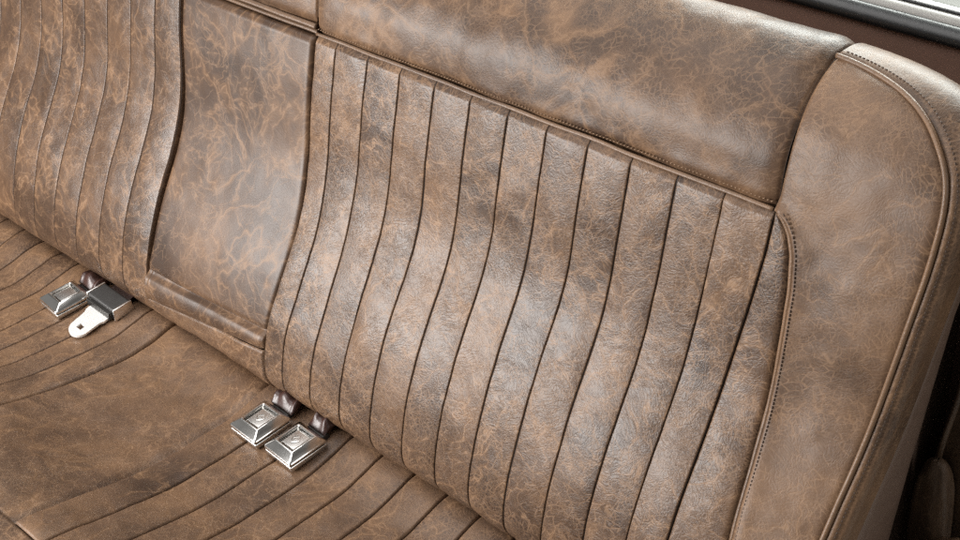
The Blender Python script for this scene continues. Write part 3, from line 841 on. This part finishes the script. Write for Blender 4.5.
gas = np.stack([.4215 + .0105 * np.cos(a), .5025 + .0090 * np.sin(a) + .002 * np.cos(a)], 1)
off_y(loft_x('window_seal', gas[::-1], -1.25, 1.05, M_RUBBER, cab, nx=120, wav=.0006))
tr = np.array([(.4245, .5070), (.4265, .5125), (.4300, .5150), (.4345, .5160), (.440, .5150), (.444, .510), (.445, .505), (.440, .500)])
off_y(loft_x('window_trim', np.concatenate([tr, tr[:1]]), -1.25, 1.05, M_WHITE, cab, nx=60))
a = np.linspace(0, 2 * math.pi, 13)
off_y(loft_x('inner_seal', np.stack([.4405 + .0016 * np.cos(a), .5165 + .0016 * np.sin(a)], 1)[::-1], -1.25, 1.05, M_RUBBER, cab, nx=30))
mg, ntg, bsg = new_mat('window_glass'); b = NB(ntg)
tr_ = b.n('ShaderNodeBsdfTransparent'); tr_.inputs[0].default_value = (.90, .93, .92, 1)
gl = b.n('ShaderNodeBsdfGlossy'); gl.inputs['Roughness'].default_value = .03
mx = b.n('ShaderNodeMixShader'); lw = b.n('ShaderNodeFresnel'); lw.inputs['IOR'].default_value = 1.45
b.l(lw.outputs[0], mx.inputs[0]); b.l(tr_.outputs[0], mx.inputs[1]); b.l(gl.outputs[0], mx.inputs[2])
b.l(mx.outputs[0], ntg.nodes['Material Output'].inputs['Surface'])
bm = bmesh.new(); bmesh.ops.create_cube(bm, size=1)
for v in bm.verts: v.co = Vector(((v.co.x + .5) * 2.3 - 1.25, v.co.y * .004 + .447 + (v.co.z + .5) * -.03, (v.co.z + .5) * .40 + .517))
off_y(bm_obj('window_pane', bm, mg, cab))

# rear corner: leather covered trim, boot and pad seen past the seat's side
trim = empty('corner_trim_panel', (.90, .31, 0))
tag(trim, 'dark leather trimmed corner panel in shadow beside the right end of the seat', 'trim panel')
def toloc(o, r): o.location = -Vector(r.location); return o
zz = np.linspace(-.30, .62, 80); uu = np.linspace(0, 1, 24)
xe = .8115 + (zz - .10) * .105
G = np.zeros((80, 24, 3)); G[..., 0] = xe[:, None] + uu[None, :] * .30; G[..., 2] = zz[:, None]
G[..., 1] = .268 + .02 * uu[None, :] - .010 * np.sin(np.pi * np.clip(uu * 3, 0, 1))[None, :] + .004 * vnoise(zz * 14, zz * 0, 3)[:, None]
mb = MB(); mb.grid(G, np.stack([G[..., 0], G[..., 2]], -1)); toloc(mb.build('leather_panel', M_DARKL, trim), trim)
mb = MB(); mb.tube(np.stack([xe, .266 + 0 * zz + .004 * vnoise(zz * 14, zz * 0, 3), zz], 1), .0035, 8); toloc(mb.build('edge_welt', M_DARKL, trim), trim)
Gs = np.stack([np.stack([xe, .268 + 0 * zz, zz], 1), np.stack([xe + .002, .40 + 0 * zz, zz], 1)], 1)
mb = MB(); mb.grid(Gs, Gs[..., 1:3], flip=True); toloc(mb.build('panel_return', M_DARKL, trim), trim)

def blob(name, c, r, mats, seed, squash=(1, 1, 1), parent=None):
    th = np.linspace(.02, math.pi - .02, 40); ph = np.linspace(0, 2 * math.pi, 61)
    A, B = np.meshgrid(th, ph, indexing='ij')
    k = 1 + np.sin(A) ** 1.5 * (.10 * vnoise(A * 2.2, np.abs(B - math.pi) * 1.6, seed) + .02 * vnoise(A * 6, np.abs(B - math.pi) * 4, seed + 1))
    e = .8
    pw = lambda v_: np.sign(v_) * np.abs(v_) ** e
    P = np.stack([c[0] + r * squash[0] * k * pw(np.sin(A)) * pw(np.cos(B)), c[1] + r * squash[1] * k * pw(np.sin(A)) * pw(np.sin(B)), c[2] + r * squash[2] * k * pw(np.cos(A))], -1)
    mb = MB(); mb.grid(P, np.stack([B * r, A * r], -1), flip=False); return mb.build(name, mats, parent)
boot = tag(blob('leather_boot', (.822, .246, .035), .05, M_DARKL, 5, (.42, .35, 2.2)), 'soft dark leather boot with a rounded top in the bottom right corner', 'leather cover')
pad = tag(blob('leather_pad', (.872, .200, -.01), .05, leather('grained_pad_leather', 8.0, dark=(.10, .07, .045), mid=(.16, .105, .066), warm=(.22, .14, .085), grain=3.0, crack=1.2, vein=.2), 9, (.78, .8, 2.0)), 'tan grained leather pad peeking in at the bottom right edge', 'leather pad')

# ------------------------------------------------------------------ setting
def sheet(name, x0, x1, y0, y1, z, mat):
    bm = bmesh.new(); bm.faces.new([bm.verts.new(p) for p in ((x0, y0, z), (x1, y0, z), (x1, y1, z), (x0, y1, z))])
    o = bm_obj(name, bm, mat); o['kind'] = 'structure'; return o
sheet('cab_floor', -1.3, 1.1, -1.4, .42, -.305, M_CARPET)
mp, ntp, bsp = new_mat('pale_paving'); b = NB(ntp)
tc = b.n('ShaderNodeTexCoord').outputs['Object']
br = b.n('ShaderNodeTexBrick'); b.l(b.mapping(tc, rot=.55), br.inputs['Vector'])
br.inputs['Scale'].default_value = 1.0; br.inputs['Mortar Size'].default_value = .012; br.inputs['Brick Width'].default_value = .9; br.inputs['Row Height'].default_value = .9
br.inputs['Color1'].default_value = (.42, .42, .40, 1); br.inputs['Color2'].default_value = (.36, .36, .345, 1); br.inputs['Mortar'].default_value = (.12, .12, .115, 1)
cc = b.mix(1.0, br.outputs[0], b.mix(b.noise(tc, 3, 5, .6).outputs[0], (.8, .8, .8), (1.15, 1.15, 1.15)), 'MULTIPLY')
b.l(cc, bsp.inputs['Base Color']); bsp.inputs['Roughness'].default_value = .8
sheet('pavement', -40, 40, -40, 40, -.80, mp)

# ------------------------------------------------------------------ light
W = bpy.data.worlds.new('World'); SC.world = W; W.use_nodes = True
bg = W.node_tree.nodes['Background']; b = NB(W.node_tree)
gv = b.n('ShaderNodeTexCoord').outputs['Generated']
sx = b.n('ShaderNodeSeparateXYZ'); b.l(gv, sx.inputs[0])
up = b.ss(sx.outputs[2], -.25, .55)
cl = b.ss(b.noise(gv, 2.6, 3, .55).outputs[0], .40, .60, .25, 1.35)
b.l(b.mix(b.math('MULTIPLY', up, cl), (.10, .096, .09), (.40, .388, .37)), bg.inputs[0]); bg.inputs[1].default_value = .62
def area(name, loc, target, sx, sy, power, col):
    l = bpy.data.lights.new(name, 'AREA'); l.shape = 'RECTANGLE'; l.size = sx; l.size_y = sy; l.energy = power; l.color = col
    o = bpy.data.objects.new(name, l); COL.objects.link(o); o.location = loc
    o.rotation_euler = (Vector(target) - Vector(loc)).to_track_quat('-Z', 'Y').to_euler(); return o
area('windscreen_light', (-.86, -1.68, .72), (.40, .10, .2), 1.45, .42, 108, (1, .975, .95))
area('rear_window_light', (-.6, 2.5, 1.85), (.4, .3, .5), 3.0, 1.0, 400, (1, .98, .95))
area('roof_light', (-.5, -.3, 2.3), (.05, 0, .1), 2.4, 1.8, 60, (1, .975, .955))
area('door_side_fill', (2.7, .3, 1.3), (.8, .2, .2), 1.5, 1.2, 20, (1, .97, .93))  # fill added on the open-door side to lighten the dark bolster boxing

# ------------------------------------------------------------------ camera
R = [(0.7286201172682921, 0.35384421492082907, -0.5864358415709278),
     (0.6772452449356573, -0.5000059780098558, 0.5397526286795171),
     (-0.10223308135814718, -0.79043550876809, -0.6039537263355105)]
cam = bpy.data.cameras.new('camera'); co = bpy.data.objects.new('camera', cam); COL.objects.link(co)
cam.sensor_width = 36; cam.lens = 36 * 1361.53 / 960; cam.clip_start = .02; cam.clip_end = 200
m = Matrix.Identity(4)
for i in range(3):
    m[i][0] = R[i][0]; m[i][1] = -R[i][1]; m[i][2] = -R[i][2]
m.translation = (1.21763206, -0.70108655, 1.15914758)
co.matrix_world = m
cam.dof.use_dof = False
SC.camera = co
SC.view_settings.view_transform = 'Standard'; SC.view_settings.look = 'None'
SC.view_settings.exposure = -0.17; SC.view_settings.gamma = 1
SC.cycles.use_denoising = False
SC.cycles.max_bounces = 6
SC.cycles.sample_clamp_indirect = 3
